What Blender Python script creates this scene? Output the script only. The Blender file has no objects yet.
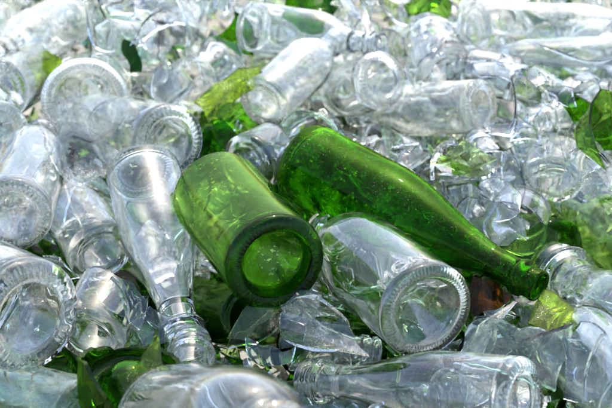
import bpy, math, random, time
import numpy as np
from mathutils import Vector, Matrix, Quaternion, noise
from mathutils.bvhtree import BVHTree

T0 = time.time()
SC = bpy.context.scene
COL = SC.collection
R_ = math.radians

# ------------------------------------------------------------------ camera
CAM_H, CAM_D, PITCH = 0.80, 1.386, 30.0
cam_data = bpy.data.cameras.new('camera')
cam = bpy.data.objects.new('camera', cam_data)
COL.objects.link(cam)
cam.location = (0, -CAM_D, CAM_H)
cam.rotation_euler = (R_(90 - PITCH), 0, 0)
cam_data.sensor_width = 36.0
cam_data.lens = 94.0
cam_data.clip_start = 0.05
cam_data.clip_end = 200
cam_data.dof.use_dof = True
cam_data.dof.focus_distance = 1.43
cam_data.dof.aperture_fstop = 10.0
SC.camera = cam

# ------------------------------------------------------------------ sky + sun
SUN_EL, SUN_AZ = 56.0, 14.0          # degrees; azimuth measured from +Y towards +X (sun stands behind the heap)
world = bpy.data.worlds.new('World')
SC.world = world
world.use_nodes = True
wn = world.node_tree.nodes
wl = world.node_tree.links
bg = wn['Background']
sky = wn.new('ShaderNodeTexSky')
sky.sky_type = 'NISHITA'
sky.sun_disc = False
sky.sun_elevation = R_(SUN_EL)
sky.sun_rotation = R_(SUN_AZ)
sky.dust_density = 2.0
sky.air_density = 0.7
sky.ozone_density = 0.1
wl.new(sky.outputs[0], bg.inputs[0])
bg.inputs[1].default_value = 0.058

sun_data = bpy.data.lights.new('sun', 'SUN')
sun_data.energy = 5.0
sun_data.angle = R_(0.53)
sun_data.color = (1.0, 0.95, 0.87)
sun = bpy.data.objects.new('sun', sun_data)
COL.objects.link(sun)
sd = Vector((math.sin(R_(SUN_AZ)) * math.cos(R_(SUN_EL)), math.cos(R_(SUN_AZ)) * math.cos(R_(SUN_EL)), math.sin(R_(SUN_EL))))
sun.rotation_euler = sd.to_track_quat('Z', 'Y').to_euler()
sun.location = sd * 5

# ------------------------------------------------------------------ exposure + renderer
SC.view_settings.view_transform = 'Standard'
SC.view_settings.look = 'None'
SC.view_settings.gamma = 1.0
SC.view_settings.exposure = 2.75
SC.render.engine = 'CYCLES'
cy = SC.cycles
cy.max_bounces = 24
cy.transmission_bounces = 24
cy.transparent_max_bounces = 8
cy.use_adaptive_sampling = True
cy.adaptive_threshold = 0.04
cy.glossy_bounces = 12
cy.diffuse_bounces = 4
cy.sample_clamp_indirect = 8.0
cy.sample_clamp_direct = 30.0
cy.blur_glossy = 0.8
cy.use_denoising = True

# ------------------------------------------------------------------ materials
def nd(nt, typ, **kw):
    n = nt.nodes.new(typ)
    for k, v in kw.items():
        setattr(n, k, v)
    return n

def glass(name, tint, dust=0.02, sheen=0.015, rough=0.04, dust_col=(0.80, 0.80, 0.76), scale=40.0, lo=0.48, hi=0.72, specks=0.05, ripple=0.0, film=0.0):
    """Dusty bottle glass: refracting, with a worn sheen and patches of dust (painted glow for the green insides)."""
    m = bpy.data.materials.new(name)
    m.use_nodes = True
    nt = m.node_tree
    nt.nodes.clear()
    L = nt.links.new
    out = nd(nt, 'ShaderNodeOutputMaterial')
    tc = nd(nt, 'ShaderNodeTexCoord')
    oi = nd(nt, 'ShaderNodeObjectInfo')
    # offset so that copies do not share their dirt
    add = nd(nt, 'ShaderNodeVectorMath', operation='ADD')
    mul = nd(nt, 'ShaderNodeVectorMath', operation='SCALE')
    comb = nd(nt, 'ShaderNodeCombineXYZ')
    for i in range(3):
        L(oi.outputs['Random'], comb.inputs[i])
    L(comb.outputs[0], mul.inputs[0]); mul.inputs['Scale'].default_value = 7.3
    L(tc.outputs['Object'], add.inputs[0]); L(mul.outputs[0], add.inputs[1])
    # patches (dust, and the painted glow) and fine speckle
    n1 = nd(nt, 'ShaderNodeTexNoise'); n1.inputs['Scale'].default_value = scale
    n1.inputs['Detail'].default_value = 4; n1.inputs['Roughness'].default_value = 0.7
    L(add.outputs[0], n1.inputs['Vector'])
    n2 = nd(nt, 'ShaderNodeTexNoise'); n2.inputs['Scale'].default_value = scale * 26
    n2.inputs['Detail'].default_value = 1
    L(add.outputs[0], n2.inputs['Vector'])
    mr1 = nd(nt, 'ShaderNodeMapRange'); mr1.inputs['From Min'].default_value = lo; mr1.inputs['From Max'].default_value = hi
    mr1.inputs['To Min'].default_value = film; mr1.inputs['To Max'].default_value = 1.9
    L(n1.outputs['Fac'], mr1.inputs['Value'])
    mr2 = nd(nt, 'ShaderNodeMapRange'); mr2.inputs['From Min'].default_value = 0.60; mr2.inputs['From Max'].default_value = 0.72
    mr2.inputs['To Min'].default_value = 0.6; mr2.inputs['To Max'].default_value = 4.0
    L(n2.outputs['Fac'], mr2.inputs['Value'])
    mm = nd(nt, 'ShaderNodeMath', operation='MULTIPLY'); L(mr1.outputs[0], mm.inputs[0]); L(mr2.outputs[0], mm.inputs[1])
    sp = nd(nt, 'ShaderNodeMapRange'); sp.inputs['From Min'].default_value = 0.67; sp.inputs['From Max'].default_value = 0.73
    sp.inputs['To Min'].default_value = 0.0; sp.inputs['To Max'].default_value = specks
    L(n2.outputs['Fac'], sp.inputs['Value'])
    dm = nd(nt, 'ShaderNodeMath', operation='MULTIPLY_ADD', use_clamp=True); L(mm.outputs[0], dm.inputs[0]); dm.inputs[1].default_value = dust; L(sp.outputs[0], dm.inputs[2])
    gl = nd(nt, 'ShaderNodeBsdfGlass'); gl.inputs['IOR'].default_value = 1.5
    gl.inputs['Roughness'].default_value = 0.0
    gl.inputs['Color'].default_value = (*tint, 1)
    # slow ripples and flow marks in the glass
    n3 = nd(nt, 'ShaderNodeTexNoise'); n3.inputs['Scale'].default_value = 70; n3.inputs['Detail'].default_value = 1.5; n3.inputs['Distortion'].default_value = 0.6
    L(add.outputs[0], n3.inputs['Vector'])
    bp = nd(nt, 'ShaderNodeBump'); bp.inputs['Strength'].default_value = ripple; bp.inputs['Distance'].default_value = 0.003
    L(n3.outputs['Fac'], bp.inputs['Height'])
    if ripple > 0: L(bp.outputs[0], gl.inputs['Normal'])
    # faint broad sheen of the worn surface, which catches the sun
    gs = nd(nt, 'ShaderNodeBsdfGlossy'); gs.inputs['Roughness'].default_value = rough; gs.inputs['Color'].default_value = (1, 1, 1, 1)
    mg = nd(nt, 'ShaderNodeMixShader'); mg.inputs[0].default_value = sheen; L(gl.outputs[0], mg.inputs[1]); L(gs.outputs[0], mg.inputs[2])
    df = nd(nt, 'ShaderNodeBsdfDiffuse'); df.inputs['Color'].default_value = (*dust_col, 1)
    tl = nd(nt, 'ShaderNodeBsdfTranslucent'); tl.inputs['Color'].default_value = (*[a * (0.35 + 0.65 * b) for a, b in zip(dust_col, tint)], 1)
    dd = nd(nt, 'ShaderNodeMixShader'); dd.inputs[0].default_value = 0.5; L(df.outputs[0], dd.inputs[1]); L(tl.outputs[0], dd.inputs[2])
    fin = nd(nt, 'ShaderNodeMixShader'); L(dm.outputs[0], fin.inputs[0]); L(mg.outputs[0], fin.inputs[1]); L(dd.outputs[0], fin.inputs[2])
    L(fin.outputs[0], out.inputs['Surface'])
    return m

M = {}
M['clear']   = glass('clear_glass', (0.985, 0.991, 0.988), 0.012, lo=0.52, sheen=0.010)
M['cool']    = glass('cool_clear_glass', (0.965, 0.983, 0.990), 0.010, lo=0.52, sheen=0.010)
M['milky']   = glass('scuffed_clear_glass', (0.978, 0.986, 0.982), 0.085, film=0.04, sheen=0.02, rough=0.06, scale=26)
M['aqua']    = glass('aqua_tinted_glass', (0.87, 0.955, 0.92), 0.04)
M['green']   = glass('deep_green_glass', (0.29, 0.605, 0.055), 0.006, sheen=0.004, rough=0.03, dust_col=(0.74, 0.76, 0.60), scale=30, specks=0.09)
M['olive']   = glass('light_green_glass', (0.50, 0.72, 0.23), 0.007, sheen=0.005, rough=0.03, dust_col=(0.76, 0.77, 0.68), scale=30, specks=0.08)
M['green_residue'] = glass('deep_green_glass_with_painted_glow', (0.29, 0.605, 0.055), 0.95, sheen=0.0, dust_col=(0.88, 0.84, 0.50), scale=13, lo=0.535, hi=0.69, specks=0.0)  # pale blotches painted on the inner wall imitate focused sunlight
M['olive_residue'] = glass('light_green_glass_with_painted_glow', (0.50, 0.72, 0.23), 0.16, sheen=0.0, dust_col=(0.88, 0.84, 0.55), scale=12, lo=0.57, hi=0.72, specks=0.0)  # fainter painted blotches, again imitating sunlight inside the bottle
M['green_thick'] = glass('thick_and_shaded_deep_green_glass', (0.20, 0.46, 0.025), 0.012, dust_col=(0.62, 0.66, 0.52))
M['olive_thick'] = glass('thick_light_green_glass', (0.11, 0.29, 0.015), 0.012, dust_col=(0.62, 0.66, 0.52), specks=0.08)
M['lime']    = glass('yellow_green_glass', (0.66, 0.82, 0.10), 0.12, film=0.2, dust_col=(0.78, 0.78, 0.55))
M['lime_thick'] = glass('thick_yellow_green_glass', (0.22, 0.40, 0.03), 0.02, dust_col=(0.62, 0.66, 0.52))
M['amber']   = glass('amber_glass', (0.48, 0.25, 0.06), 0.03, dust_col=(0.6, 0.5, 0.4))
M['frost']   = glass('scuffed_raised_glass', (0.98, 0.985, 0.985), 0.10, film=0.4)
M['pale']    = glass('pale_green_glass', (0.82, 0.92, 0.64), 0.05)

def plain(name, col, rough=0.9, scale=60, var=0.5, bump=0.5):
    m = bpy.data.materials.new(name); m.use_nodes = True
    nt = m.node_tree; L = nt.links.new
    b = nt.nodes['Principled BSDF']; b.inputs['Roughness'].default_value = rough
    tc = nd(nt, 'ShaderNodeTexCoord'); n = nd(nt, 'ShaderNodeTexNoise'); n.inputs['Scale'].default_value = scale; n.inputs['Detail'].default_value = 8
    L(tc.outputs['Object'], n.inputs['Vector'])
    cr = nd(nt, 'ShaderNodeValToRGB')
    cr.color_ramp.elements[0].position = 0.3; cr.color_ramp.elements[1].position = 0.72
    cr.color_ramp.elements[0].color = (*[c * (1 - var) for c in col], 1); cr.color_ramp.elements[1].color = (*[min(1, c * (1 + var)) for c in col], 1)
    L(n.outputs['Fac'], cr.inputs[0]); L(cr.outputs[0], b.inputs['Base Color'])
    bp = nd(nt, 'ShaderNodeBump'); bp.inputs['Strength'].default_value = bump; bp.inputs['Distance'].default_value = 0.01
    L(n.outputs['Fac'], bp.inputs['Height']); L(bp.outputs[0], b.inputs['Normal'])
    return m
M['earth'] = plain('gritty_earth', (0.04, 0.039, 0.035))
M['ink'] = plain('black_print', (0.012, 0.012, 0.014), 0.6)

# ------------------------------------------------------------------ geometry: lathed glass
def sm(u):
    return u * u * (3 - 2 * u)

def bottle_profile(R, H, zs, zn, rn, lip, punt=0.012, t=0.003, tb=0.006, heel=0.006, ring=0.006, shoulder='s', grooves=()):
    """Closed outline (r, z) from the axis under the base, up the outside, over the lip, down the inside to the axis.
    lip: outline (dr, dz) of the finish above the neck, dz measured from the top of the bottle (<= 0)."""
    o = []
    rp = R - heel - ring
    for k in range(9):
        r = rp * k / 8
        o.append((r, 0.0012 + punt * (1 - (r / rp) ** 2) ** 0.8))
    o.append((rp + ring * 0.18, 0.0002)); o.append((rp + ring * 0.5, 0.0)); o.append((rp + ring * 0.9, 0.0002))
    for k in range(1, 7):
        a = math.pi / 2 * k / 6
        o.append((R - heel + heel * math.sin(a), heel - heel * math.cos(a)))
    nb = 9
    for k in range(1, nb + 1):
        o.append((R, heel + (zs - heel) * k / nb))
    ns = 18
    for k in range(1, ns + 1):
        u = k / ns
        if shoulder == 's':
            s = sm(u)
        elif shoulder == 'round':
            s = 1 - math.sqrt(max(0, 1 - u * u)); s = s if u < 1 else 1.0
        else:
            s = 0.35 * u + 0.65 * sm(u)
        o.append((R + (rn - R) * s, zs + (zn - zs) * u))
    ztop = H + (lip[0][1] if lip else 0)
    for k in range(1, 5):
        o.append((rn, zn + (ztop - zn) * k / 4))
    for dr, dz in lip:
        o.append((rn + dr, H + dz))
    n_out = len(o)
    i = []
    ri = rn - t
    i.append((ri + 0.0012, H - 0.0004)); i.append((ri, H - 0.0025))
    for k in range(4, -1, -1):
        i.append((ri, zn + (ztop - zn) * k / 4))
    for k in range(ns - 1, -1, -1):
        r, z = o[9 + 3 + 6 + nb + k] if k < ns else (rn, zn)
        i.append((r - t, z))
    for k in range(nb - 1, 0, -1):
        i.append((R - t, heel + (zs - heel) * k / nb))
    hi = heel * 1.3
    for k in range(6, -1, -1):
        a = math.pi / 2 * k / 6
        i.append((R - t - hi + hi * math.sin(a), tb + hi - hi * math.cos(a)))
    rr = R - t - hi
    for k in range(7, -1, -1):
        r = rr * k / 8
        i.append((r, tb + punt * (1 - (r / rr) ** 2) ** 0.8))
    return o + i, n_out

LIP_WINE = [(0.0, -0.020), (0.003, -0.0195), (0.0033, -0.015), (0.003, -0.0085), (0.0003, -0.008), (0.0, -0.003), (-0.0006, -0.0006), (-0.0018, 0.0)]
LIP_CHAMP = [(0.0, -0.026), (0.0030, -0.0250), (0.0036, -0.021), (0.0030, -0.017), (0.0004, -0.0165), (0.0, -0.008), (0.0006, -0.003), (0.0, -0.0006), (-0.0016, 0.0)]
LIP_SCREW = [(0.0, -0.026), (0.0045, -0.025), (0.0050, -0.023), (0.0045, -0.021), (0.0, -0.020), (0.0, -0.017), (0.0016, -0.0155), (0.0, -0.014), (0.0, -0.011), (0.0016, -0.0095), (0.0, -0.008), (0.0, -0.003), (-0.0005, -0.0006), (-0.0016, 0.0)]
LIP_CROWN = [(0.0, -0.018), (0.0022, -0.0172), (0.0024, -0.012), (0.0018, -0.0105), (0.0003, -0.0095), (0.0003, -0.0065), (0.0020, -0.0055), (0.0024, -0.003), (0.0015, -0.0006), (-0.0010, 0.0)]
LIP_JAR = [(0.0, -0.016), (0.0020, -0.0155), (0.0022, -0.0135), (0.0, -0.0125), (0.0, -0.010), (0.0014, -0.009), (0.0, -0.0075), (0.0, -0.002), (-0.0008, -0.0004), (-0.0018, 0.0)]

def grid_mesh(V, F, name, smooth=True):
    me = bpy.data.meshes.new(name)
    me.from_pydata(V, [], F)
    if smooth:
        me.polygons.foreach_set('use_smooth', [True] * len(me.polygons))
    me.update()
    return me

def lathe(prof, n_out, nth=64, seed=0, knurl=0, wobble=0.0004, R=0.04, bands=()):
    """-> verts, faces, the outline index of each face"""
    rng = random.Random(seed)
    ph = [rng.uniform(0, 6.28) for _ in range(8)]
    V, F, S = [], [], []
    idx = []
    N = len(prof)
    for k, (r, z) in enumerate(prof):
        if r < 1e-6:
            idx.append([len(V)]); V.append((0, 0, z)); continue
        row = []
        inner = k >= n_out
        for j in range(nth):
            th = 2 * math.pi * j / nth
            w = 0.0
            if r > 0.3 * R:
                w = wobble * (math.sin(2 * th + ph[0] + z * 22) + 0.7 * math.sin(3 * th + ph[1] - z * 37)
                              + (1.4 * math.sin(2 * th + ph[2] + z * 31) + 1.0 * math.sin(5 * th + ph[3] + z * 55) if inner else 0.5 * math.sin(z * 160 + ph[4])))
            zz = z
            if knurl and not inner and 9 <= k <= 11:
                zz = z - 0.0013 * (0.5 + 0.5 * math.cos(knurl * th)) * (1.0 if k == 10 else 0.7)
            if knurl and not inner and 12 <= k <= 13:
                w += 0.0006 * math.cos(knurl * th)
            for z0, z1, amp in bands:
                if z0 < z < z1 and not inner:
                    w += amp
            rr = r + w
            row.append(len(V)); V.append((rr * math.cos(th), rr * math.sin(th), zz))
        idx.append(row)
    for k in range(N - 1):
        a, b = idx[k], idx[k + 1]
        for j in range(nth):
            j2 = (j + 1) % nth
            if len(a) == 1 and len(b) == 1:
                continue
            if len(a) == 1:
                F.append((a[0], b[j2], b[j]))
            elif len(b) == 1:
                F.append((a[j], a[j2], b[0]))
            else:
                F.append((a[j], a[j2], b[j2], b[j]))
            S.append(k)
    return V, F, S

def split_parts(V, F, S, prof, n_out, cut_lo, cut_hi, name):
    """Body, base and neck as three meshes that meet along closed rings and share their normals there."""
    whole = grid_mesh(V, F, name)
    vn = np.empty(len(V) * 3); whole.vertex_normals.foreach_get('vector', vn); vn = vn.reshape(-1, 3)
    groups = {'base': [], 'body': [], 'neck': []}
    for f, k in zip(F, S):
        z = 0.5 * (prof[k][1] + prof[k + 1][1])
        groups['base' if z < cut_lo else ('neck' if z > cut_hi else 'body')].append((f, int(k >= n_out)))
    res = {}
    for g, fs in groups.items():
        if not fs:
            continue
        ins = [q for _, q in fs]; fs = [f for f, _ in fs]
        used = sorted({i for f in fs for i in f})
        mp = {i: q for q, i in enumerate(used)}
        me = grid_mesh([V[i] for i in used], [tuple(mp[i] for i in f) for f in fs], name + '_' + g)
        me.polygons.foreach_set('material_index', ins)
        me.normals_split_custom_set_from_vertices([tuple(vn[i]) for i in used])
        res[g] = me
    return whole, res

def jag(rng, n, amp, rough=5):
    """closed broken edge: piecewise straight chips, one height per step round the wall"""
    c = rng.randint(rough, rough + 4)
    xs = sorted(rng.uniform(0, 1) for _ in range(c))
    ys = [rng.uniform(-1, 1) for _ in range(c)]
    out = []
    for j in range(n):
        u = j / n
        for q in range(c):
            a, b = xs[q], xs[(q + 1) % c]
            bb = b + (1 if b <= a else 0)
            uu = u + (1 if u < a and q == c - 1 else 0)
            if a <= uu < bb:
                s = (uu - a) / (bb - a)
                s = s ** 1.4
                out.append(amp * (ys[q] * (1 - s) + ys[(q + 1) % c] * s) + rng.uniform(-1, 1) * amp * 0.04)
                break
        else:
            out.append(0.0)
    return out

def rz_of(prof, n_out, z, inner=False, t=0.003):
    """radius of the outside at height z (above the heel)"""
    pts = [p for p in prof[11:n_out]]
    for a, b in zip(pts, pts[1:]):
        if a[1] <= z <= b[1] and b[1] > a[1]:
            u = (z - a[1]) / (b[1] - a[1])
            return a[0] + (b[0] - a[0]) * u
    return pts[-1][0] if z > pts[-1][1] else pts[0][0]

def broken_base(prof, n_out, cut, amp, seed, nth=56, t=0.003, knurl=0, tilt=0.0):
    """lower part of a bottle whose wall ends in a jagged edge"""
    rng = random.Random(seed)
    j0 = jag(rng, nth, amp)
    tp = rng.uniform(0, 6.28)
    cuts = [max(0.012, cut + a + tilt * math.cos(2 * math.pi * k / nth - tp)) for k, a in enumerate(j0)]
    V, F = [], []
    base_out = prof[:18]
    n_in = len(prof)
    base_in = [p for p in prof[n_in - 15:]]
    rows = []
    def ring(fn):
        row = []
        for j in range(nth):
            r, z = fn(j)
            th = 2 * math.pi * j / nth
            row.append(len(V)); V.append((r * math.cos(th), r * math.sin(th), z))
        rows.append(row)
    rows.append([0]); V.append((0, 0, base_out[0][1]))
    for k, p in enumerate(base_out[1:]):
        def fn(j, p=p, k=k):
            th = 2 * math.pi * j / nth
            return (p[0], p[1] - (0.0011 * (0.5 + 0.5 * math.cos(knurl * th)) if knurl and 8 <= k <= 10 else 0))
        ring(fn)
    zb = base_out[-1][1]
    nw = 9
    for k in range(1, nw + 1):
        ring(lambda j: (rz_of(prof, n_out, zb + (cuts[j] - zb) * k / nw), zb + (cuts[j] - zb) * k / nw))
    top_row = len(rows) - 1
    zi = base_in[0][1]
    for k in range(nw, 0, -1):
        ring(lambda j: (rz_of(prof, n_out, max(zi, zi + (cuts[j] - zi) * k / nw)) - t, zi + (cuts[j] - 0.0008 - zi) * k / nw))
    for p in base_in[:-1]:
        ring(lambda j: p)
    rows.append([len(V)]); V.append((0, 0, base_in[-1][1]))
    for a, b in zip(rows, rows[1:]):
        for j in range(nth):
            j2 = (j + 1) % nth
            if len(a) == 1: F.append((a[0], b[j2], b[j]))
            elif len(b) == 1: F.append((a[j], a[j2], b[0]))
            else: F.append((a[j], a[j2], b[j2], b[j]))
    me = grid_mesh(V, F, 'broken_base')
    mark_sharp(me, [(rows[top_row][j], rows[top_row][(j + 1) % nth]) for j in range(nth)] + [(rows[top_row + 1][j], rows[top_row + 1][(j + 1) % nth]) for j in range(nth)])
    return me

def broken_top(prof, n_out, cut, amp, seed, nth=48, t=0.003):
    """neck and shoulder of a bottle, broken off below"""
    rng = random.Random(seed)
    cuts = [cut + a for a in jag(rng, nth, amp)]
    ztop = max(p[1] for p in prof)
    zn = None
    neck_out = [p for p in prof[18:n_out] if p[1] > cut + amp * 1.15]
    neck_in = [p for p in prof[n_out:] if p[1] > cut + amp * 1.15]
    V, F, rows = [], [], []
    def ring(fn):
        row = []
        for j in range(nth):
            r, z = fn(j); th = 2 * math.pi * j / nth
            row.append(len(V)); V.append((r * math.cos(th), r * math.sin(th), z))
        rows.append(row)
    z1 = neck_out[0][1]
    nw = 6
    for k in range(0, nw):
        ring(lambda j: (rz_of(prof, n_out, cuts[j] + (z1 - cuts[j]) * k / nw), cuts[j] + (z1 - cuts[j]) * k / nw))
    for p in neck_out: ring(lambda j: p)
    for p in neck_in: ring(lambda j: p)
    z2 = neck_in[-1][1]
    for k in range(nw - 1, -1, -1):
        ring(lambda j: (rz_of(prof, n_out, cuts[j] + (z2 - cuts[j]) * k / nw) - t, cuts[j] + (z2 - cuts[j]) * k / nw + 0.0008))
    for a, b in zip(rows, rows[1:] + rows[:1]):
        for j in range(nth):
            j2 = (j + 1) % nth
            F.append((a[j], a[j2], b[j2], b[j]))
    me = grid_mesh(V, F, 'broken_neck')
    n = len(rows)
    mark_sharp(me, [(rows[0][j], rows[0][(j + 1) % nth]) for j in range(nth)] + [(rows[n - 1][j], rows[n - 1][(j + 1) % nth]) for j in range(nth)])
    # stand it on its own origin: middle at 0
    return me

def mark_sharp(me, pairs):
    want = {tuple(sorted(p)) for p in pairs}
    at = me.attributes.new('sharp_edge', 'BOOLEAN', 'EDGE') if 'sharp_edge' not in me.attributes else me.attributes['sharp_edge']
    ev = np.empty(len(me.edges) * 2, dtype=np.int32); me.edges.foreach_get('vertices', ev); ev = ev.reshape(-1, 2)
    vals = [tuple(sorted((int(a), int(b)))) in want for a, b in ev]
    at.data.foreach_set('value', vals)
    me.update()

def shard_mesh(seed, size=0.04, R=0.038, t=0.003, aspect=1.0, corners=None, flare=0.0, outline=None, rings=3, per=4):
    """piece of a bottle wall: jagged outline bent round radius R (and flared), with real thickness and sharp broken edges"""
    rng = random.Random(seed)
    if outline is None:
        c = corners or rng.randint(4, 7)
        angs = sorted(2 * math.pi * (k + rng.uniform(-0.32, 0.32)) / c for k in range(c))
        rad = [size * rng.uniform(0.55, 1.15) for _ in range(c)]
        pts = [(r * math.cos(a) * aspect, r * math.sin(a) / aspect) for r, a in zip(rad, angs)]
    else:
        pts = outline
    P = []
    for k in range(len(pts)):
        a, b = pts[k], pts[(k + 1) % len(pts)]
        dx, dy = b[0] - a[0], b[1] - a[1]
        ln = math.hypot(dx, dy) or 1e-6
        bow = rng.uniform(-0.14, 0.14) * ln
        for q in range(per):
            u = q / per
            off = bow * 4 * u * (1 - u) + (rng.uniform(-0.012, 0.012) * ln if q else 0)
            P.append((a[0] + dx * u - dy / ln * off, a[1] + dy * u + dx / ln * off))
    n = len(P)
    def surf(s, v, d):
        th = s / R
        rr = R + flare * v * v * 12 + d
        return (rr * math.sin(th), v, rr * math.cos(th) - R)
    V, F = [], []
    top, bot = [], []
    for side, store, d in ((1, top, t / 2), (-1, bot, -t / 2)):
        for q in range(rings):
            f = 1 - q / rings
            k_ = 1.0 if side > 0 else (1.0 if q else 1.0)
            row = []
            for (s, v) in P:
                row.append(len(V)); V.append(surf(s * f * k_, v * f * k_, d + t * 0.10 * math.sin(s * 130 + v * 90 + side * 2 + seed)))
            store.append(row)
        store.append([len(V)]); V.append(surf(0, 0, d))
    for store, flip in ((top, False), (bot, True)):
        for a, b in zip(store, store[1:]):
            for j in range(n):
                j2 = (j + 1) % n
                f = (a[j], a[j2], b[0]) if len(b) == 1 else (a[j], a[j2], b[j2], b[j])
                F.append(f[::-1] if flip else f)
    for j in range(n):
        j2 = (j + 1) % n
        F.append((top[0][j2], top[0][j], bot[0][j], bot[0][j2]))
    me = grid_mesh(V, F, 'shard')
    me.polygons.foreach_set('material_index', [0] * (len(F) - n) + [1] * n)
    # the wall keeps the smooth normals of the bottle it came from; the broken faces are flat with crisp edges
    nrm = []
    n_face = len(F)
    amp, ks, kv = t * 0.10, 130.0, 90.0
    for fi, p in enumerate(me.polygons):
        for vi in p.vertices:
            if fi >= n_face - n:
                nrm.append(tuple(p.normal)); continue
            x, y, z = V[vi]
            th = math.atan2(x, z + R); sgn = 1.0 if fi < (n_face - n) // 2 else -1.0
            c_ = amp * math.cos(th * R * ks + y * kv + sgn * 2 + seed)
            dv = flare * 24 * y + c_ * kv; ds = c_ * ks
            q = Vector((math.sin(th), 0, math.cos(th))) - Vector((math.cos(th), 0, -math.sin(th))) * ds - Vector((0, 1, 0)) * dv
            nrm.append(tuple(q.normalized() * sgn))
    me.normals_split_custom_set(nrm)
    return me

# ------------------------------------------------------------------ placing
cp = Vector(cam.location)
FWD = Vector((0, math.cos(R_(PITCH)), -math.sin(R_(PITCH))))
UP = Vector((0, math.sin(R_(PITCH)), math.cos(R_(PITCH))))
RIGHT = Vector((1, 0, 0))
TANH = 18.0 / cam_data.lens

def ray(px, py):
    return (FWD + RIGHT * ((px - 306) / 306 * TANH) - UP * ((py - 204) / 306 * TANH))

def at(px, py, z=0.0):
    """the point of the heap seen at photograph pixel (px, py) at height z"""
    d = ray(px, py)
    return cp + d * ((z - cp.z) / d.z)

def to_px(p):
    v = Vector(p) - cp
    d = v.dot(FWD)
    return 306 + v.dot(RIGHT) / d / TANH * 306, 204 - v.dot(UP) / d / TANH * 306, d

def aim(base, top_px, L, far):
    """direction of an axis of length L that starts at base and ends on the sight line of top_px"""
    d = ray(*top_px).normalized()
    w = cp - base
    b = w.dot(d); c = w.dot(w) - L * L
    disc = b * b - c
    if disc < 0:
        s = -b
    else:
        s = -b + math.sqrt(disc) if far else -b - math.sqrt(disc)
    return (cp + d * s - base).normalized()

OBS = []          # (aabb lo, hi, bvh, capsule or None, protected)
def world_bvh(me, mw):
    vs = [mw @ v.co for v in me.vertices]
    a = np.array([tuple(v) for v in vs])
    return a.min(0), a.max(0), BVHTree.FromPolygons([tuple(v) for v in vs], [tuple(p.vertices) for p in me.polygons])

def register(me, mw, capsule=None, protected=False):
    lo, hi, b = world_bvh(me, mw)
    OBS.append((lo, hi, b, capsule, protected))

def frame_of(axis, roll=0.0):
    q = axis.to_track_quat('Z', 'Y')
    return (q @ Quaternion((0, 0, 1), roll)).to_matrix().to_4x4()

def tag(o, label, cat, group=None):
    o['label'] = label; o['category'] = cat
    if group: o['group'] = group

KINDS = {}
def dress(o, me, mat, part):
    """own material per object; the green bottles carry painted sunlight glow inside and are darker where the base is thick"""
    while len(me.materials) < 2: me.materials.append(M[mat])
    base = mat
    if part == 'base' and mat + '_thick' in M: base = mat + '_thick'
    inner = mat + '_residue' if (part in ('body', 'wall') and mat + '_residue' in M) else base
    for k, q in ((0, base), (1, inner)):
        o.material_slots[k].link = 'OBJECT'; o.material_slots[k].material = M[q]
def hash_seed(k):
    return sum(ord(c) for c in k)
def kind(key, cut_lo, cut_hi, nth=64, knurl=0, seed=1, wobble=0.00022, bands=(), **spec):
    prof, n_out = bottle_profile(**spec)
    V, F, S = lathe(prof, n_out, nth, seed, knurl, wobble, spec['R'], bands)
    whole, parts = split_parts(V, F, S, prof, n_out, cut_lo, cut_hi, key)
    KINDS[key] = dict(prof=prof, n_out=n_out, whole=whole, parts=parts, spec=spec)

kind('champagne', 0.0065, 0.268, nth=128, knurl=32, seed=3, R=0.0425, H=0.300, zs=0.115, zn=0.250, rn=0.0148, lip=LIP_CHAMP, punt=0.028, t=0.0034, tb=0.008, heel=0.0075, ring=0.007, shoulder='soft')
kind('wine', 0.0065, 0.255, nth=240, knurl=60, seed=5, R=0.0400, H=0.290, zs=0.165, zn=0.215, rn=0.0150, lip=LIP_WINE, punt=0.030, t=0.0030, tb=0.008, heel=0.006, ring=0.0055)
kind('cordial', 0.0055, 0.190, nth=280, knurl=70, seed=8, R=0.0415, H=0.215, zs=0.118, zn=0.175, rn=0.0170, lip=LIP_SCREW, punt=0.010, t=0.0028, tb=0.005, heel=0.005, ring=0.006, shoulder='round')
kind('milk', 0.0060, 0.205, nth=160, knurl=40, seed=9, R=0.0365, H=0.235, zs=0.085, zn=0.188, rn=0.0165, lip=LIP_SCREW, punt=0.010, t=0.0028, tb=0.006, heel=0.008, ring=0.006, shoulder='soft')
kind('pickle', 0.0080, 0.112, nth=160, knurl=40, seed=12, R=0.0540, H=0.130, zs=0.088, zn=0.108, rn=0.0420, lip=LIP_JAR, punt=0.007, t=0.0034, tb=0.007, heel=0.011, ring=0.008, shoulder='round')
kind('beer', 0.0055, 0.168, nth=160, knurl=40, seed=14, R=0.0305, H=0.190, zs=0.098, zn=0.150, rn=0.0135, lip=LIP_CROWN, punt=0.007, t=0.0026, tb=0.005, heel=0.005, ring=0.006)
kind('sauce', 0.0055, 0.146, nth=160, knurl=40, seed=15, R=0.0275, H=0.168, zs=0.078, zn=0.125, rn=0.0145, lip=LIP_SCREW, punt=0.006, t=0.0026, tb=0.005, heel=0.005, ring=0.005, shoulder='soft')
kind('jar', 0.0060, 0.080, nth=160, knurl=40, seed=16, R=0.0330, H=0.096, zs=0.066, zn=0.080, rn=0.0260, lip=LIP_JAR, punt=0.006, t=0.0028, tb=0.005, heel=0.006, ring=0.006, shoulder='round')
kind('spirit', 0.0060, 0.222, nth=160, knurl=40, seed=17, R=0.0370, H=0.250, zs=0.140, zn=0.190, rn=0.0150, lip=LIP_SCREW, punt=0.012, t=0.0028, tb=0.006, heel=0.006, ring=0.006, shoulder='round')

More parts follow.
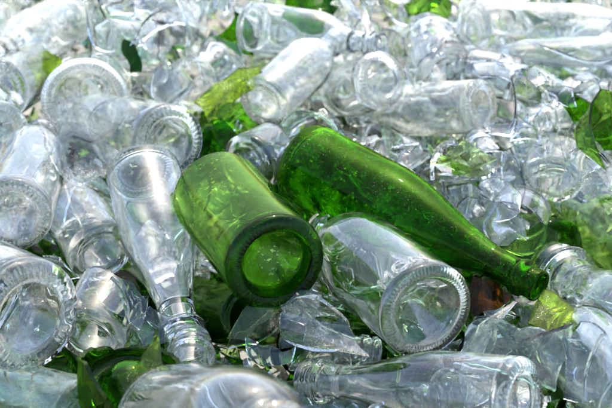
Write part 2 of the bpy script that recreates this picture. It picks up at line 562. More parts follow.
def bottle(key, name, label, cat, mat, base, axis, roll=0.0, group=None, protected=True, scale=1.0):
    K = KINDS[key]
    root = bpy.data.objects.new(name, None); COL.objects.link(root)
    root.empty_display_size = 0.02
    mw = Matrix.Translation(base) @ frame_of(axis, roll) @ Matrix.Scale(scale, 4)
    root.matrix_world = mw
    for g, me in K['parts'].items():
        while len(me.materials) < 2: me.materials.append(M[mat])
        o = bpy.data.objects.new(g, me); COL.objects.link(o); o.parent = root
        dress(o, me, mat, g)
    tag(root, label, cat, group)
    register(K['whole'], mw, (Vector(base), Vector(base) + axis * K['spec']['H'] * scale, K['spec']['R'] * scale * 0.85), protected)
    return root

def hero(key, name, label, cat, mat, base_px, z, top_px, far=True, roll=0.0, L=None, **kw):
    b = at(*base_px, z)
    ax = aim(b, top_px, (L or KINDS[key]['spec']['H']) * kw.get('scale', 1.0), far)
    return bottle(key, name, label, cat, mat, b, ax, roll, **kw)

def piece(me, name, label, cat, mat, mw, group=None, protected=False, capsule=None, reg=True):
    while len(me.materials) < 2: me.materials.append(M[mat])
    o = bpy.data.objects.new(name, me); COL.objects.link(o)
    o.matrix_world = mw
    for k, q in ((0, mat), (1, mat + '_thick' if mat + '_thick' in M else mat)):
        o.material_slots[k].link = 'OBJECT'; o.material_slots[k].material = M[q]
    tag(o, label, cat, group)
    if reg: register(me, mw, capsule, protected)
    return o

# ------------------------------------------------------------------ the ground under the heap
def heap_bed():
    n = 60; s = 3.2
    V, F = [], []
    for j in range(n + 1):
        for i in range(n + 1):
            x = -s + 2 * s * i / n; y = -s + 2 * s * j / n
            V.append((x, y, -0.15 + 0.02 * noise.noise(Vector((x * 4, y * 4, 0)))))
    for j in range(n):
        for i in range(n):
            a = j * (n + 1) + i
            F.append((a, a + 1, a + n + 2, a + n + 1))
    me = grid_mesh(V, F, 'ground'); me.materials.append(M['earth'])
    o = bpy.data.objects.new('ground', me); COL.objects.link(o); o['kind'] = 'structure'
    o['label'] = 'gritty dark ground under the heap of glass'
heap_bed()

# low-cost versions for the bottles further down and back
for k0, extra in (('beer', {}), ('sauce', {}), ('jar', {}), ('spirit', {})):
    sp = KINDS[k0]['spec']
    kind(k0 + '_plain', 0.006, sp['H'] - 0.022, nth=44, seed=hash_seed(k0), **sp)

def broken_parts(root_name, label, cat, mat, me, mw, cut, group=None, protected=False, capsule=None):
    """a broken bottle: jagged wall and base as two parts"""
    root = bpy.data.objects.new(root_name, None); COL.objects.link(root); root.matrix_world = mw
    root.empty_display_size = 0.02
    for g, m2 in cut_mesh(me, cut).items():
        m2.materials.append(M[mat]); m2.materials.append(M[mat])
        o = bpy.data.objects.new(g, m2); COL.objects.link(o); o.parent = root
        dress(o, m2, mat, g)
    tag(root, label, cat, group)
    register(me, mw, capsule, protected)
    return root

def cut_mesh(me, zc):
    V = [tuple(v.co) for v in me.vertices]
    cn = [tuple(c.vector) for c in me.corner_normals]
    res = {}
    for g, test in (('base', lambda z: z < zc), ('wall', lambda z: z >= zc)):
        fs, ns, used = [], [], {}
        for p in me.polygons:
            if test(p.center.z):
                fs.append(tuple(used.setdefault(i, len(used)) for i in p.vertices))
                ns += [cn[i] for i in p.loop_indices]
        m2 = grid_mesh([V[i] for i in used], fs, g)
        m2.polygons.foreach_set('material_index', [int(p.normal.x * p.center.x + p.normal.y * p.center.y < 0) for p in m2.polygons])
        m2.normals_split_custom_set(ns)
        res[g] = m2
    return res

# ------------------------------------------------------------------ the bottles one can pick out
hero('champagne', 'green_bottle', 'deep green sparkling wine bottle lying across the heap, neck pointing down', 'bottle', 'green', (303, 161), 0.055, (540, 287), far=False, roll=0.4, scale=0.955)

def hero_broken(key, name, label, cat, mat, base_px, z, top_px, L, cut, amp, seed, far=True, scale=1.0, knurl=0, nth=56, tilt=0.0, group=None, protected=True):
    K = KINDS[key]
    b = at(*base_px, z); ax = aim(b, top_px, L, far)
    me = broken_base(K['prof'], K['n_out'], cut, amp, seed, nth=nth, knurl=knurl, t=K['spec']['t'], tilt=tilt)
    mw = Matrix.Translation(b) @ frame_of(ax) @ Matrix.Scale(scale, 4)
    return broken_parts(name, label, cat, mat, me, mw, 0.0066, group, protected, (b, b + ax * cut * scale, K['spec']['R'] * scale * 0.6))

def hero_neck(key, name, label, mat, low_px, z, top_px, cut, amp, seed, far=True, scale=1.0, group=None, protected=True):
    K = KINDS[key]
    b = at(*low_px, z); L = (K['spec']['H'] - cut) * scale
    ax = aim(b, top_px, L, far)
    me = broken_top(K['prof'], K['n_out'], cut, amp, seed, t=K['spec']['t'])
    mw = Matrix.Translation(b) @ frame_of(ax) @ Matrix.Scale(scale, 4) @ Matrix.Translation((0, 0, -cut))
    return piece(me, name, label, 'bottle neck', mat, mw, group, protected)

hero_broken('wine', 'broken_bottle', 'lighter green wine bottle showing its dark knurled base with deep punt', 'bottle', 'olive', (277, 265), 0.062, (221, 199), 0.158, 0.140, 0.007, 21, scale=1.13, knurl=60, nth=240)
c_root = hero('cordial', 'clear_bottle', 'stout clear bottle with raised letters above its knurled base', 'bottle', 'clear', (428, 312), 0.050, (322, 228), far=True, scale=1.02)
hero('milk', 'clear_bottle', 'clear tapering bottle, collared neck down, resting beside the lighter green bottle', 'bottle', 'cool', (142, 168), 0.045, (187, 350), far=False)
hero('pickle', 'clear_jar', 'large wide clear jar with thick ringed base, beside the lying broken tumbler', 'jar', 'clear', (32, 318), 0.045, (-35, 285), far=True, scale=0.92)
hero('spirit', 'clear_bottle', 'clear bottle with finely ridged base above the wide jar', 'bottle', 'clear', (13, 216), 0.030, (46, 128), far=True)
hero('cordial', 'clear_bottle', 'clear bottle with beaded base ring turned outwards above a shard marked in black', 'bottle', 'milky', (85, 102), 0.030, (96, 86), far=True, scale=1.15)
hero('spirit', 'clear_bottle', 'clear bottle with oval ridged base tucked behind the tapering bottle', 'bottle', 'clear', (171, 143), 0.020, (62, 118), far=True, scale=1.1)
hero('beer', 'clear_bottle', 'clear bottle lying flat with its short neck above a round jar base', 'bottle', 'cool', (250, 26), 0.02, (382, 46), far=False)
hero('beer', 'clear_bottle', 'clear bottle with beaded base beside the dark edged yellow green shard', 'bottle', 'milky', (262, 104), 0.015, (345, 30), far=True)
hero('jar', 'clear_jar', 'small clear jar with round base disc turned outwards', 'jar', 'milky', (383, 79), 0.02, (338, 94), far=True)
hero('sauce', 'clear_bottle', 'clear bottle with open mouth beside the deep green bottle mouth', 'bottle', 'cool', (690, 372), 0.02, (549, 262), far=True, scale=1.5)
hero('milk', 'clear_bottle', 'clear bottle lying flat, ringed neck beside aqua slivers, under the lettered bottle', 'bottle', 'clear', (526, 400), 0.035, (303, 379), far=True, scale=0.93)
hero('cordial', 'clear_bottle', 'stout clear bottle lying on its side next to the dark green jagged base', 'bottle', 'clear', (172, 424), 0.035, (296, 440), far=False, scale=1.12)
hero('spirit', 'aqua_bottle', 'dark aqua bottle half buried under the wide jar', 'bottle', 'aqua', (92, 425), 0.0, (-60, 385), far=True)
hero('cordial', 'clear_bottle', 'clear bottle leaning below the open mouthed bottle, beside the large jagged sheet', 'bottle', 'cool', (650, 415), 0.02, (560, 320), far=True)
hero('wine', 'green_bottle', 'pale green bottle lying behind the open mouthed clear bottle', 'bottle', 'pale', (690, 280), -0.01, (548, 196), far=True, scale=0.9)
hero('spirit', 'clear_bottle', 'clear square shouldered bottle beside a torn lime shard', 'bottle', 'cool', (-6, 92), 0.03, (45, 60), far=True)
hero('beer', 'clear_bottle', 'clear bottle end tucked between ridged and square shouldered bottles', 'bottle', 'clear', (0, 132), 0.03, (-30, 80), far=True, protected=False)
hero('sauce', 'clear_bottle', 'clear bottle tapering down towards the square shouldered bottle', 'bottle', 'milky', (70, 18), 0.02, (-18, 62), far=False, scale=1.2)
hero('beer', 'clear_bottle', 'clear bottle tapering towards the small jar, lying flat', 'bottle', 'milky', (483, 106), 0.012, (352, 113), far=True)
hero('spirit', 'clear_bottle', 'long pale clear bottle lying flat at the back of the heap', 'bottle', 'milky', (470, 30), 0.02, (672, 40), far=False)
hero('spirit', 'clear_bottle', 'clear bottle lying flat just below the long pale one', 'bottle', 'cool', (640, 62), 0.015, (440, 72), far=True, scale=0.9, protected=False)
hero('jar', 'clear_jar', 'clear jar standing tilted beside the small round based jar', 'jar', 'clear', (448, 72), 0.0, (425, 30), far=True, protected=False)
hero('jar', 'clear_jar', 'clear jar lying between the tilted jar and a broken neck', 'jar', 'clear', (520, 80), 0.0, (450, 66), far=True, scale=0.8, protected=False)

for lab, mat, bp, z, tp in (
        ('green bottle buried under the collar of the tapering bottle', 'green', (250, 318), -0.055, (150, 300)),
        ('green bottle buried below the lettered bottle and cloudy chunk', 'green', (300, 345), -0.06, (420, 352)),
        ('light green bottle buried below both big green bottles', 'olive', (262, 222), -0.045, (380, 236)),
        ('green bottle buried under the amber shard', 'green', (470, 262), -0.05, (480, 350)),
        ('light green bottle buried under the wide jar and jagged base', 'olive', (60, 372), -0.06, (190, 352)),
        ('green bottle buried under the dark edged lime shard', 'green', (215, 152), -0.055, (262, 110)),
        ('light green bottle buried under the curved dark rimmed shard', 'olive', (560, 248), -0.05, (450, 232))):
    hero('spirit_plain', 'green_bottle', lab, 'bottle', mat + '_thick' if bp[1] > 210 and mat == 'green' else mat, bp, z, tp, far=True, scale=0.82, protected=False, group='green bottles buried in the heap')  # darker green on the near buried bottles paints shade into the gaps

# ------------------------------------------------------------------ broken bottles one can pick out
hero_broken('champagne', 'broken_bottle', 'dark green broken bottle base with a tall jagged spike', 'bottle', 'green_thick', (130, 398), 0.012, (132, 296), 0.12, 0.042, 0.034, 5, far=False, knurl=0)
hero_broken('spirit', 'broken_bottle', 'clear broken tumbler lying beside the wide jar', 'bottle', 'clear', (88, 338), 0.010, (128, 262), 0.10, 0.062, 0.032, 11, scale=0.85)
hero_broken('spirit', 'broken_bottle', 'clear broken bottle leaning against the tapering bottle', 'bottle', 'clear', (102, 254), -0.025, (60, 190), 0.12, 0.085, 0.022, 12, scale=0.9)
hero_neck('spirit', 'broken_neck', 'clear bottle neck lying near a green shard at the heap edge', 'milky', (600, 112), 0.02, (530, 122), 0.17, 0.010, 31, far=False, protected=False)
hero_neck('milk', 'broken_neck', 'clear ringed bottle neck standing under the collar of the tapering bottle', 'clear', (190, 372), 0.0, (192, 338), 0.190, 0.006, 32, far=True)
hero_neck('beer', 'broken_neck', 'clear bottle shoulder rearing up behind the deep green bottle', 'cool', (495, 178), 0.0, (478, 140), 0.11, 0.012, 33, far=True, scale=1.1, protected=False)
hero_broken('jar', 'broken_jar', 'clear broken jar lying above the deep green bottle base', 'jar', 'clear', (246, 165), -0.01, (300, 140), 0.10, 0.05, 0.012, 36)
hero_broken('beer', 'broken_bottle', 'clear broken bottle with a dark olive band beside it', 'bottle', 'clear', (100, 42), 0.0, (170, 52), 0.10, 0.07, 0.012, 37, protected=False)
hero_broken('beer', 'broken_bottle', 'dark green broken bottle at the far edge of the heap', 'bottle', 'green', (318, -4), 0.02, (300, 12), 0.08, 0.05, 0.010, 38)

# ------------------------------------------------------------------ shards one can pick out
def drawn(label, mat, poly, z, nrm=(0, -0.75, 0.66), R=0.05, t=0.003, seed=0, name='glass_shard', axis=0.0, group=None, cat='glass shard', flare=0.0):
    """a shard of a given outline: laid on a plane through the heap with normal nrm, then bent round radius R"""
    n = Vector(nrm).normalized()
    cx = sum(p[0] for p in poly) / len(poly); cy_ = sum(p[1] for p in poly) / len(poly)
    c = at(cx, cy_, z)
    v = Vector((math.sin(axis), 0, math.cos(axis))); v = (v - n * v.dot(n)).normalized()
    u = v.cross(n)
    pts = []
    for p in poly:
        d = ray(*p); s_ = (c - cp).dot(n) / d.dot(n)
        q = cp + d * s_ - c
        pts.append((q.dot(u), q.dot(v)))
    area = sum(a[0] * b[1] - a[1] * b[0] for a, b in zip(pts, pts[1:] + pts[:1]))
    if area < 0: pts = pts[::-1]
    me = shard_mesh(seed, R=R, t=t, outline=pts, rings=5, per=6, flare=flare)
    mw = Matrix.Translation(c) @ Matrix((u, v, n)).transposed().to_4x4()
    mw = Matrix.Translation(c) @ Matrix(((u.x, v.x, n.x), (u.y, v.y, n.y), (u.z, v.z, n.z))).to_4x4()
    return piece(me, name, label, cat, mat, mw, group, True)

drawn('large clear jagged sheet of glass beside the lettered bottle', 'aqua', [(463, 352), (466, 330), (481, 318), (505, 322), (520, 330), (548, 330), (580, 316), (572, 352), (556, 390), (520, 378), (480, 362)], 0.05, (0.1, -0.5, 0.85), R=0.12, t=0.004, seed=41)
drawn('broad smooth clear pane leaning beside the large jagged sheet', 'cool', [(562, 338), (580, 322), (606, 330), (620, 362), (600, 402), (566, 396)], 0.035, (0.25, -0.5, 0.8), R=0.08, t=0.004, seed=71)
drawn('yellow green shard with a dark broken edge', 'lime', [(193, 100), (212, 80), (238, 67), (260, 66), (248, 90), (228, 112), (208, 124)], 0.025, (-0.2, -0.6, 0.75), R=0.030, t=0.004, seed=42, axis=0.6)
drawn('green shard hanging below the dark edged yellow green shard', 'green', [(210, 120), (222, 118), (240, 140), (246, 158), (230, 152), (214, 138)], -0.01, seed=43, R=0.04)
drawn('torn lime shard beside the beaded base ring', 'lime', [(28, 60), (46, 50), (62, 58), (58, 84), (40, 94), (28, 80)], 0.0, seed=44, R=0.04)
drawn('olive shard at the far edge of the heap', 'olive', [(402, 2), (425, -8), (455, 0), (450, 16), (425, 12), (408, 14)], 0.02, seed=45, R=0.04)
drawn('green shard at the side of the heap beside a clear neck', 'green', [(588, 134), (612, 116), (630, 126), (625, 156), (604, 150)], 0.02, seed=46, R=0.04)
drawn('amber shard under the mouth of the deep green bottle', 'amber', [(474, 276), (492, 282), (512, 296), (505, 304), (486, 310), (474, 316)], 0.0, seed=47, R=0.035)
drawn('glowing yellow green shard behind the large jagged sheet', 'lime', [(528, 320), (545, 290), (562, 300), (584, 318), (575, 330), (548, 332)], 0.02, (0.1, -0.4, 0.9), seed=48, R=0.06)
drawn('olive shard below a curved clear shard', 'olive', [(500, 244), (522, 232), (540, 222), (564, 234), (558, 256), (530, 264), (508, 258)], 0.0, seed=49, R=0.05)
drawn('curved clear shard with a dark rim over the olive one', 'clear', [(448, 206), (468, 194), (505, 204), (538, 214), (534, 232), (508, 246), (478, 240), (458, 226)], 0.025, (0, -0.5, 0.85), seed=50, R=0.045)
drawn('tall clear spike of glass standing above the olive shard', 'clear', [(546, 132), (560, 138), (571, 178), (562, 216), (550, 192)], 0.03, seed=51, R=0.03)
drawn('clear fan shaped shard leaning beside the tall spike', 'milky', [(566, 200), (580, 172), (606, 160), (620, 170), (612, 196), (590, 214)], 0.02, (0.2, -0.7, 0.6), seed=52, R=0.05)
drawn('cloudy clear chunk under the dark knurled green base', 'milky', [(282, 306), (300, 291), (320, 296), (323, 315), (305, 325), (290, 320)], 0.02, seed=53, R=0.06, t=0.012)
drawn('tiny clear chip below the cloudy chunk', 'milky', [(315, 334), (322, 326), (329, 334), (322, 342)], 0.01, seed=54, R=0.06, t=0.008)
drawn('aqua curved sliver beside the ringed neck of the flat bottle', 'aqua', [(243, 336), (262, 346), (282, 352), (298, 345), (292, 362), (266, 366), (246, 354)], 0.01, seed=55, R=0.03)
drawn('pale green strip leaning under the dark knurled base', 'pale', [(226, 338), (240, 316), (256, 302), (285, 303), (264, 322), (248, 342)], 0.015, seed=56, R=0.035)
mk = drawn('clear shard bearing a small black printed mark', 'milky', [(44, 152), (60, 122), (88, 128), (118, 148), (106, 172), (88, 188), (62, 176)], 0.055, (-0.1, -0.7, 0.7), R=0.05, seed=57)
drawn('aqua edged clear plate over the broken tumbler', 'cool', [(92, 290), (112, 276), (134, 284), (148, 300), (140, 330), (124, 318)], 0.035, seed=58, R=0.04)
drawn('clear plate lying between broken tumbler and tapering bottle', 'clear', [(128, 322), (150, 306), (176, 318), (166, 342), (144, 348)], 0.02, seed=59, R=0.05)
drawn('green shard glowing between the two green bottles', 'olive', [(288, 196), (318, 208), (346, 228), (330, 236), (306, 222), (290, 212)], -0.005, seed=60, R=0.04)
drawn('green shard standing behind the lettered bottle', 'green', [(462, 270), (474, 268), (478, 296), (472, 326), (464, 318)], -0.01, seed=61, R=0.03)
drawn('long clear splinter lying across the broken jar', 'cool', [(228, 168), (252, 150), (290, 146), (286, 158), (256, 166)], 0.02, seed=62, R=0.04)
drawn('clear bent plate next to the far lying bottle with short neck', 'cool', [(196, 56), (212, 30), (238, 42), (246, 72), (226, 92), (204, 84)], 0.01, seed=63, R=0.04)
drawn('olive green spike standing on the dark jagged base', 'lime', [(118, 374), (140, 362), (150, 346), (160, 328), (163, 366), (152, 396), (124, 398)], 0.05, (0.35, -0.7, 0.6), seed=65, R=0.042, t=0.0042)
drawn('clear shard with torn edge beside the tall clear spike', 'clear', [(500, 150), (522, 140), (540, 156), (538, 186), (516, 196), (502, 178)], 0.03, (-0.3, -0.7, 0.6), seed=66, R=0.035)
drawn('scuffed three pointed shard lying on the curved dark rimmed one', 'milky', [(478, 186), (500, 178), (524, 190), (520, 212), (496, 220)], 0.045, (0.3, -0.5, 0.8), seed=67, R=0.04)
drawn('bluish clear leaf shaped shard over the green side shard', 'cool', [(560, 176), (584, 150), (612, 146), (600, 168), (576, 184)], 0.045, (0.2, -0.4, 0.9), seed=68, R=0.03)
drawn('added lime shard imitating a patch of green light under the lettered bottle', 'lime', [(358, 300), (378, 296), (394, 312), (388, 328), (366, 322)], -0.03, (0.0, -0.5, 0.85), seed=69, R=0.05)  # added shard, its colour stands in for sunlight tinted by the green bottle
drawn('dark olive band of glass beside the far broken bottle', 'olive_thick', [(120, 38), (128, 40), (138, 54), (140, 70), (130, 72), (124, 56)], 0.03, (-0.3, -0.6, 0.7), seed=70, R=0.03)
drawn('upright clear splinter near the torn lime shard', 'cool', [(150, 92), (166, 58), (176, 62), (182, 88), (170, 112)], 0.02, seed=64, R=0.03)

# ------------------------------------------------------------------ lettering and print
def letters(root, text, R, z, th0, size, depth=0.0013):
    cu = bpy.data.curves.new('lettering', 'FONT'); cu.body = text; cu.size = size; cu.extrude = depth; cu.bevel_depth = 0.0003; cu.bevel_resolution = 1
    cu.align_x = 'CENTER'; cu.space_character = 1.08
    tmp = bpy.data.objects.new('lettering', cu); COL.objects.link(tmp)
    dg = bpy.context.evaluated_depsgraph_get()
    me = bpy.data.meshes.new_from_object(tmp.evaluated_get(dg))
    bpy.data.objects.remove(tmp)
    import bmesh
    bm = bmesh.new(); bm.from_mesh(me)
    bmesh.ops.subdivide_edges(bm, edges=[e for e in bm.edges if e.calc_length() > 0.003], cuts=2)
    for v in bm.verts:
        x, y, h = v.co
        th = th0 + x / R; r = R + h
        v.co = (r * math.cos(th), r * math.sin(th), z + y)
    bm.to_mesh(me); bm.free()
    me.materials.clear(); me.materials.append(M['frost'])
    o = bpy.data.objects.new('lettering', me); COL.objects.link(o); o.parent = root
    o['label'] = 'raised glass letters'
    return o

def facing_angle(root, px, z):
    """angle round the axis at which a mark at height z is seen nearest to pixel px"""
    best = None
    for k in range(360):
        th = R_(k)
        loc = Vector((0.0415 * math.cos(th), 0.0415 * math.sin(th), z))
        p = root.matrix_world @ loc
        nn = (root.matrix_world.to_3x3() @ Vector((math.cos(th), math.sin(th), 0)))
        if nn.dot(cp - p) < 0: continue
        x, y, _ = to_px(p)
        e = (x - px[0]) ** 2 + (y - px[1]) ** 2
        if best is None or e < best[0]: best = (e, th)
    return best[1]
bpy.context.view_layer.update()
letters(c_root, 'MON', 0.0416, 0.0095, facing_angle(c_root, (407, 277), 0.017), 0.0195)

def print_mark():
    import bmesh
    bm = bmesh.new()
    strokes = [((-0.002, 0.006), (0.001, 0.0055)), ((0.0012, 0.0045), (0.0, 0.002)), ((-0.001, 0.001), (0.0022, 0.0006)), ((0.002, -0.001), (0.0006, -0.0032)), ((0.0012, -0.0044), (0.003, -0.0047))]
    for a, b in strokes:
        a = Vector(a) * 1.5 + Vector((-0.010, -0.003)); b = Vector(b) * 1.5 + Vector((-0.010, -0.003)); d = (b - a).normalized(); w = Vector((-d.y, d.x)) * 0.0013
        R = 0.05
        def P(q, up):
            th = q.x / R; r = R + 0.0019 + up * 2
            return (r * math.sin(th), q.y, r * math.cos(th) - R)
        lo = [bm.verts.new(P(q, 0)) for q in (a - w, b - w, b + w, a + w)]
        hi = [bm.verts.new(P(q, 0.0002)) for q in (a - w, b - w, b + w, a + w)]
        bm.faces.new(hi)
        for k in range(4): bm.faces.new((lo[k], lo[(k + 1) % 4], hi[(k + 1) % 4], hi[k]))
    me = bpy.data.meshes.new('printed_mark'); bm.to_mesh(me); bm.free(); me.materials.append(M['ink'])
    o = bpy.data.objects.new('printed_mark', me); COL.objects.link(o); o.parent = mk; o['label'] = 'small black print on the shard'
print_mark()

# ------------------------------------------------------------------ the rest of the heap
RNG = random.Random(77)
MARKS = [('the deep green bottle', at(340, 180, .03)), ('the deep green bottle', at(430, 235, .02)), ('the mouth of the deep green bottle', at(535, 285, 0)),
         ('the lighter green bottle', at(225, 200, .03)), ('the dark knurled green base', at(276, 268, .03)), ('the lettered clear bottle', at(350, 255, .03)), ('the lettered clear bottle', at(428, 312, .03)),
         ('the tapering clear bottle', at(150, 200, .03)), ('the collar of the tapering bottle', at(184, 330, 0)), ('the wide clear jar', at(30, 318, .03)),
         ('the flat bottle with ringed neck', at(420, 388, .02)), ('the ringed neck of the flat bottle', at(315, 380, .02)), ('the dark green jagged base', at(122, 385, .0)), ('the stout bottle on its side', at(235, 400, .02)),
         ('the open mouthed clear bottle', at(580, 285, .02)), ('the small round based jar', at(370, 85, .0)), ('the dark edged lime shard', at(225, 92, .0)), ('the amber shard', at(490, 296, 0)),
         ('the far bottle with short neck', at(310, 32, .0)), ('the beaded base ring', at(86, 104, .02)), ('the large jagged sheet', at(520, 350, .02)), ('the black marked shard', at(80, 155, .02)),
         ('the pale green bottle', at(590, 235, 0)), ('the long pale bottle', at(540, 32, 0)), ('the tall clear spike', at(558, 175, 0)), ('the green side shard', at(605, 135, 0)),
         ('the torn lime shard', at(45, 70, 0)), ('the far olive shard', at(425, 5, 0)), ('the curved dark rimmed shard', at(490, 220, 0)), ('the ridged base above the wide jar', at(18, 214, 0)),
         ('the flat tapering bottle', at(430, 108, 0)), ('the bottle with beaded base', at(285, 90, 0)), ('the upright clear splinter', at(166, 85, 0)), ('the square shouldered bottle', at(8, 90, 0))]
def near_what(p):
    d, m = min((((Vector(p) - q).length), k) for k, (_, q) in enumerate(MARKS))
    rel = 'deep under' if p[2] < -0.075 and d < 0.13 else ('close beside' if d < 0.065 else ('beside' if d < 0.11 else 'some way off'))
    return rel + ' ' + MARKS[m][0]
FINISH = {'clear': 'clear', 'cool': 'bluish clear', 'milky': 'scuffed clear', 'aqua': 'aqua', 'pale': 'pale green', 'olive': 'light green', 'green': 'dark green', 'lime': 'yellow green'}
def clash(lo, hi, tree, centre=None):
    for (l2, h2, b2, cap, _) in OBS:
        if (lo > h2).any() or (hi < l2).any(): continue
        if cap and centre is not None:
            p0, p1, r = cap
            ab = p1 - p0; u = max(0, min(1, (centre - p0).dot(ab) / ab.length_squared))
            if (p0 + ab * u - centre).length < r: return True
        if tree.overlap(b2): return True
    return False

def hides(points):
    """would a piece here stand in front of something picked out by hand?"""
    for p in points:
        d = (p - cp); dist = d.length; d.normalize()
        for (l2, h2, b2, cap, prot) in OBS:
            if not prot: continue
            hit = b2.ray_cast(cp, d)
            if hit[0] is not None and hit[3] > dist: return True
    return False

def shifted(vs, polys, mw):
    w = [mw @ v for v in vs]
    a = np.array([tuple(p) for p in w])
    return a.min(0), a.max(0), BVHTree.FromPolygons([tuple(p) for p in w], polys)

def mesh_data(me):
    return [v.co.copy() for v in me.vertices], [tuple(p.vertices) for p in me.polygons]

def visible_spot(pad=0.05, top=-30):
    px = RNG.uniform(-30, 642); py = RNG.uniform(top, 430)
    return px, py

def settle(data, rot, x, y, z_hi, z_lo, step=0.012, hide_check=True, scale=1.0):
    """lower a piece from z_hi until it touches something; None where there is no room"""
    last = None
    z = z_hi
    vs, polys = data
    while z >= z_lo:
        mw = Matrix.Translation((x, y, z)) @ rot @ Matrix.Scale(scale, 4)
        lo, hi, tr = shifted(vs, polys, mw)
        if clash(lo, hi, tr, Vector((x, y, z))): break
        last = (mw, lo, hi, tr)
        z -= step
    if last is None: return None
    if hide_check:
        vv = [last[0] @ vs[k] for k in range(0, len(vs), max(1, len(vs) // 7))]
        if hides(vv): return None
    return last

BCOL = ['clear'] * 5 + ['milky'] * 3 + ['cool'] * 4 + ['aqua', 'pale']
def lower_bottles(n):
    done = 0
    for _ in range(n * 6):
        if done >= n: break
        px, py = visible_spot()
        z = RNG.uniform(-0.11, -0.065)
        p = at(px, py, z)
        key = RNG.choice(['beer_plain', 'sauce_plain', 'jar_plain', 'spirit_plain'])
        K = KINDS[key]
        ax = Vector((RNG.uniform(-1, 1), RNG.uniform(-1, 1), RNG.uniform(-0.35, 0.35))).normalized()
        mw = Matrix.Translation(p - ax * K['spec']['H'] * 0.45) @ frame_of(ax, RNG.uniform(0, 6))
        lo, hi, tr = shifted(*mesh_data(K['whole']), mw)
        if clash(lo, hi, tr, p): continue
        if lo[2] < -0.16: continue
        r = RNG.random()
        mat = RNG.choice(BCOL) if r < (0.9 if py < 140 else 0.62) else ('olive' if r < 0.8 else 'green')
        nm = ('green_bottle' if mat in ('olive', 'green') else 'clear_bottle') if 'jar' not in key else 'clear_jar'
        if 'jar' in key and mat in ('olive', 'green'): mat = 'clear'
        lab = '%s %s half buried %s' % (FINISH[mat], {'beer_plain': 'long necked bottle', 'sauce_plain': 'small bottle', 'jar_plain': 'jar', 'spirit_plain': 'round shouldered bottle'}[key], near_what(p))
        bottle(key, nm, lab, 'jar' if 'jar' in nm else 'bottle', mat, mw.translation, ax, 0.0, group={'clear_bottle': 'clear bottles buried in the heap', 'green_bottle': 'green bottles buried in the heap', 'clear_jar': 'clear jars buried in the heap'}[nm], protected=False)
        done += 1
    return done
n_low = lower_bottles(30)
print('lower bottles', n_low, round(time.time() - T0, 1))

def broken_fill(n):
    protos = []
    for k in range(8):
        K = KINDS[['spirit', 'beer', 'jar', 'sauce'][k % 4]]
        if k % 3 < 2:
            me = broken_base(K['prof'], K['n_out'], RNG.uniform(0.03, 0.06), 0.016, 200 + k, nth=44, t=K['spec']['t'])
            nm, lab, cat = 'broken_bottle', 'jagged bottle end', 'bottle'
        else:
            c = K['spec']['zs'] + 0.012
            me = broken_top(K['prof'], K['n_out'], c, 0.009, 200 + k, nth=40, t=K['spec']['t'])
            for v in me.vertices: v.co.z -= c + 0.03
            nm, lab, cat = 'broken_neck', 'broken bottle neck', 'bottle neck'
        protos.append((me, mesh_data(me), nm, lab, cat))
    done = 0
    for _ in range(n * 8):
        if done >= n: break
        px, py = visible_spot()
        me, data, nm, lab, cat = RNG.choice(protos)
        p = at(px, py, 0.0)
        rot = Quaternion((RNG.gauss(0, 1), RNG.gauss(0, 1), RNG.gauss(0, 1), RNG.gauss(0, 1))).normalized().to_matrix().to_4x4()
        r = settle(data, rot, p.x, p.y, RNG.uniform(-0.03, 0.02), -0.12)
        if r is None: continue
        mat = RNG.choice(BCOL[:12]) if py > 140 else RNG.choice(['milky', 'milky', 'clear'])
        OBS.append((r[1], r[2], r[3], None, False))
        lab = '%s %s lying loose %s' % (FINISH[mat], lab, near_what(r[0].translation))
        piece(me, nm, lab, cat, mat, r[0], {'broken_bottle': 'loose jagged bottle ends', 'broken_neck': 'loose broken necks'}[nm], reg=False)
        done += 1
    return done
print('broken', broken_fill(26), round(time.time() - T0, 1))

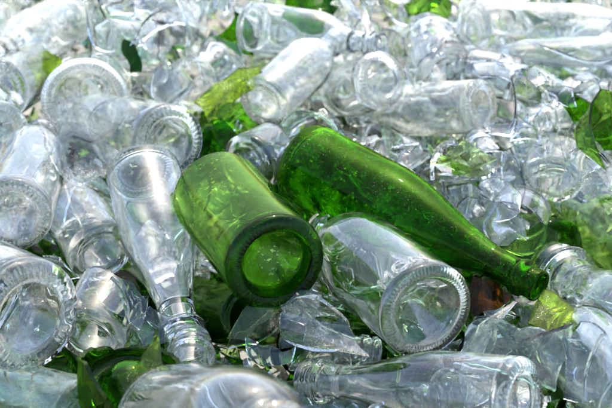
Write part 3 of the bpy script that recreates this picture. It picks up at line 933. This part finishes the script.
def shard_fill(n):
    protos = []
    for k in range(40):
        asp = RNG.choice([0.62, 0.8, 1.0, 1.25, 1.6]); sz = RNG.uniform(0.020, 0.056); co = RNG.randint(3, 7)
        me = shard_mesh(500 + k, size=sz, R=RNG.choice([0.024, 0.029, 0.037, 0.045]), t=RNG.uniform(0.0022, 0.0038), aspect=asp, corners=co, flare=RNG.choice([0, 0, 0.6, -0.6]))
        word = ('small' if sz < 0.030 else ('medium' if sz < 0.043 else 'large')), ('sliver' if asp in (0.62, 1.6) else ('three cornered shard' if co == 3 else ('four cornered shard' if co == 4 else 'many cornered shard')))
        protos.append((me, mesh_data(me), word))
    done = 0
    for _ in range(n * 10):
        if done >= n: break
        px, py = visible_spot()
        me, data, word = RNG.choice(protos)
        p = at(px, py, 0.0)
        rot = Quaternion((RNG.gauss(0, 1), RNG.gauss(0, 1), RNG.gauss(0, 1), RNG.gauss(0, 1))).normalized().to_matrix().to_4x4()
        on_top = RNG.random() < (0.45 if py < 250 else 0.35)
        if on_top:      # lies on whatever is below, more or less flat
            rot = Matrix.Rotation(RNG.uniform(0, 6.28), 4, 'Z') @ Matrix.Rotation(RNG.gauss(0, 0.55) + math.pi * RNG.randint(0, 1), 4, 'X') @ Matrix.Rotation(RNG.gauss(-1.57, 0.4), 4, 'X') @ Matrix.Rotation(RNG.uniform(0, 6.28), 4, 'Z')
        r = settle(data, rot, p.x, p.y, 0.075 if on_top else RNG.uniform(-0.05, 0.03), -0.12, step=0.008)
        if r is None: continue
        q = RNG.random()
        mat = RNG.choice(BCOL[:12] + ['aqua'] if py > 140 else ['milky', 'milky', 'clear', 'cool']) if q < (0.90 if py > 140 else 0.975) else RNG.choice(['olive', 'green', 'pale', 'pale'])
        col = 'green' if mat in ('olive', 'lime', 'green', 'pale') else 'clear'
        OBS.append((r[1], r[2], r[3], None, False))
        piece(me, 'glass_shard', '%s %s %s %s' % (word[0], FINISH[mat], word[1], near_what(r[0].translation)), 'glass shard', mat, r[0], 'loose %s shards' % col, reg=False)
        done += 1
    return done
print('shards', shard_fill(275), round(time.time() - T0, 1))

def cullet(n):
    """the crushed glass at the bottom and around: nobody could count it"""
    V, F, MI = [], [], []
    mats = ['aqua', 'clear', 'cool', 'pale', 'olive', 'green']
    for k in range(n):
        if k % 3:
            px, py = RNG.uniform(-60, 680), RNG.uniform(-60, 440); c = at(px, py, RNG.uniform(-0.145, -0.085))
        else:
            c = Vector((RNG.uniform(-1.0, 1.0), RNG.uniform(-0.9, 1.5), RNG.uniform(-0.15, -0.10)))
        s_ = RNG.uniform(0.008, 0.024)
        rot = Quaternion((RNG.gauss(0, 1), RNG.gauss(0, 1), RNG.gauss(0, 1), RNG.gauss(0, 1))).normalized().to_matrix()
        m = RNG.randint(3, 5); t = 0.0015; b = len(V)
        an = sorted(RNG.uniform(0, 6.28) for _ in range(m)); rd = [s_ * RNG.uniform(0.6, 1.1) for _ in range(m)]
        for sgn in (1, -1):
            for a, r in zip(an, rd):
                V.append(tuple(c + rot @ Vector((r * math.cos(a), r * math.sin(a), sgn * t + r * r * 6))))
        F.append(tuple(b + i for i in range(m))); F.append(tuple(b + m + i for i in reversed(range(m))))
        for i in range(m):
            F.append((b + (i + 1) % m, b + i, b + m + i, b + m + (i + 1) % m))
        q = RNG.random(); mi = RNG.choice([0, 1, 2, 3]) if q < (0.92 if c.y > 0.12 else 0.45) else RNG.choice([4, 5, 5])
        MI += [mi] * (m + 2)
    me = grid_mesh(V, F, 'crushed_glass', smooth=False)
    for q in mats: me.materials.append(M[q])
    me.polygons.foreach_set('material_index', MI)
    o = bpy.data.objects.new('crushed_glass', me); COL.objects.link(o); o['kind'] = 'stuff'
    o['label'] = 'crushed glass fragments filling the bottom of the heap'; o['category'] = 'crushed glass'
cullet(5200)

def chips(n):
    """tiny splinters lying on whatever is below them"""
    V, F, MI = [], [], []
    mats = ['clear', 'milky', 'cool', 'pale']
    for k in range(n):
        px, py = visible_spot()
        if k % 2: py = RNG.uniform(-30, 180)
        back = py < 180
        p = at(px, py, 0.0); best = None
        for (lo, hi, tr, cap, prot) in OBS:
            if not (lo[0] < p.x < hi[0] and lo[1] < p.y < hi[1]): continue
            h = tr.ray_cast(Vector((p.x, p.y, 0.3)), Vector((0, 0, -1)))
            if h[0] is not None and (best is None or h[0].z > best[0].z): best = (h[0], h[1], prot)
        if best is None or best[2] or best[1].z < 0.5: continue
        n_ = best[1]; c = best[0] + n_ * 0.0015
        rot = n_.to_track_quat('Z', 'Y').to_matrix() @ Matrix.Rotation(RNG.uniform(0, 6.28), 3, 'Z') @ Matrix.Rotation(RNG.uniform(-1.1, 1.1) if back else RNG.uniform(-0.5, 0.5), 3, 'X')
        m = RNG.randint(3, 5); b = len(V); s_ = RNG.uniform(0.005, 0.014) if back else RNG.uniform(0.004, 0.012)
        c = c + n_ * (s_ * 0.35 if back else 0); t = 0.0012
        an = [6.283 * (i + RNG.uniform(-0.3, 0.3)) / m for i in range(m)]; rd = [s_ * RNG.uniform(0.5, 1.2) for _ in range(m)]
        for sg in (1, -1):
            for a, r in zip(an, rd): V.append(tuple(c + rot @ Vector((r * math.cos(a), r * math.sin(a), sg * t))))
        F.append(tuple(b + i for i in range(m))); F.append(tuple(b + m + i for i in reversed(range(m))))
        for i in range(m): F.append((b + (i + 1) % m, b + i, b + m + i, b + m + (i + 1) % m))
        MI += [3 if RNG.random() < 0.04 else RNG.choice([0, 0, 1, 1, 2])] * (m + 2)
    me = grid_mesh(V, F, 'glass_splinters', smooth=False)
    for q in mats: me.materials.append(M[q])
    me.polygons.foreach_set('material_index', MI)
    o = bpy.data.objects.new('glass_splinters', me); COL.objects.link(o); o['kind'] = 'stuff'
    o['label'] = 'tiny glass splinters scattered over the shards'; o['category'] = 'glass splinters'
chips(900)
print('built', len(bpy.data.objects), 'objects in', round(time.time() - T0, 1))
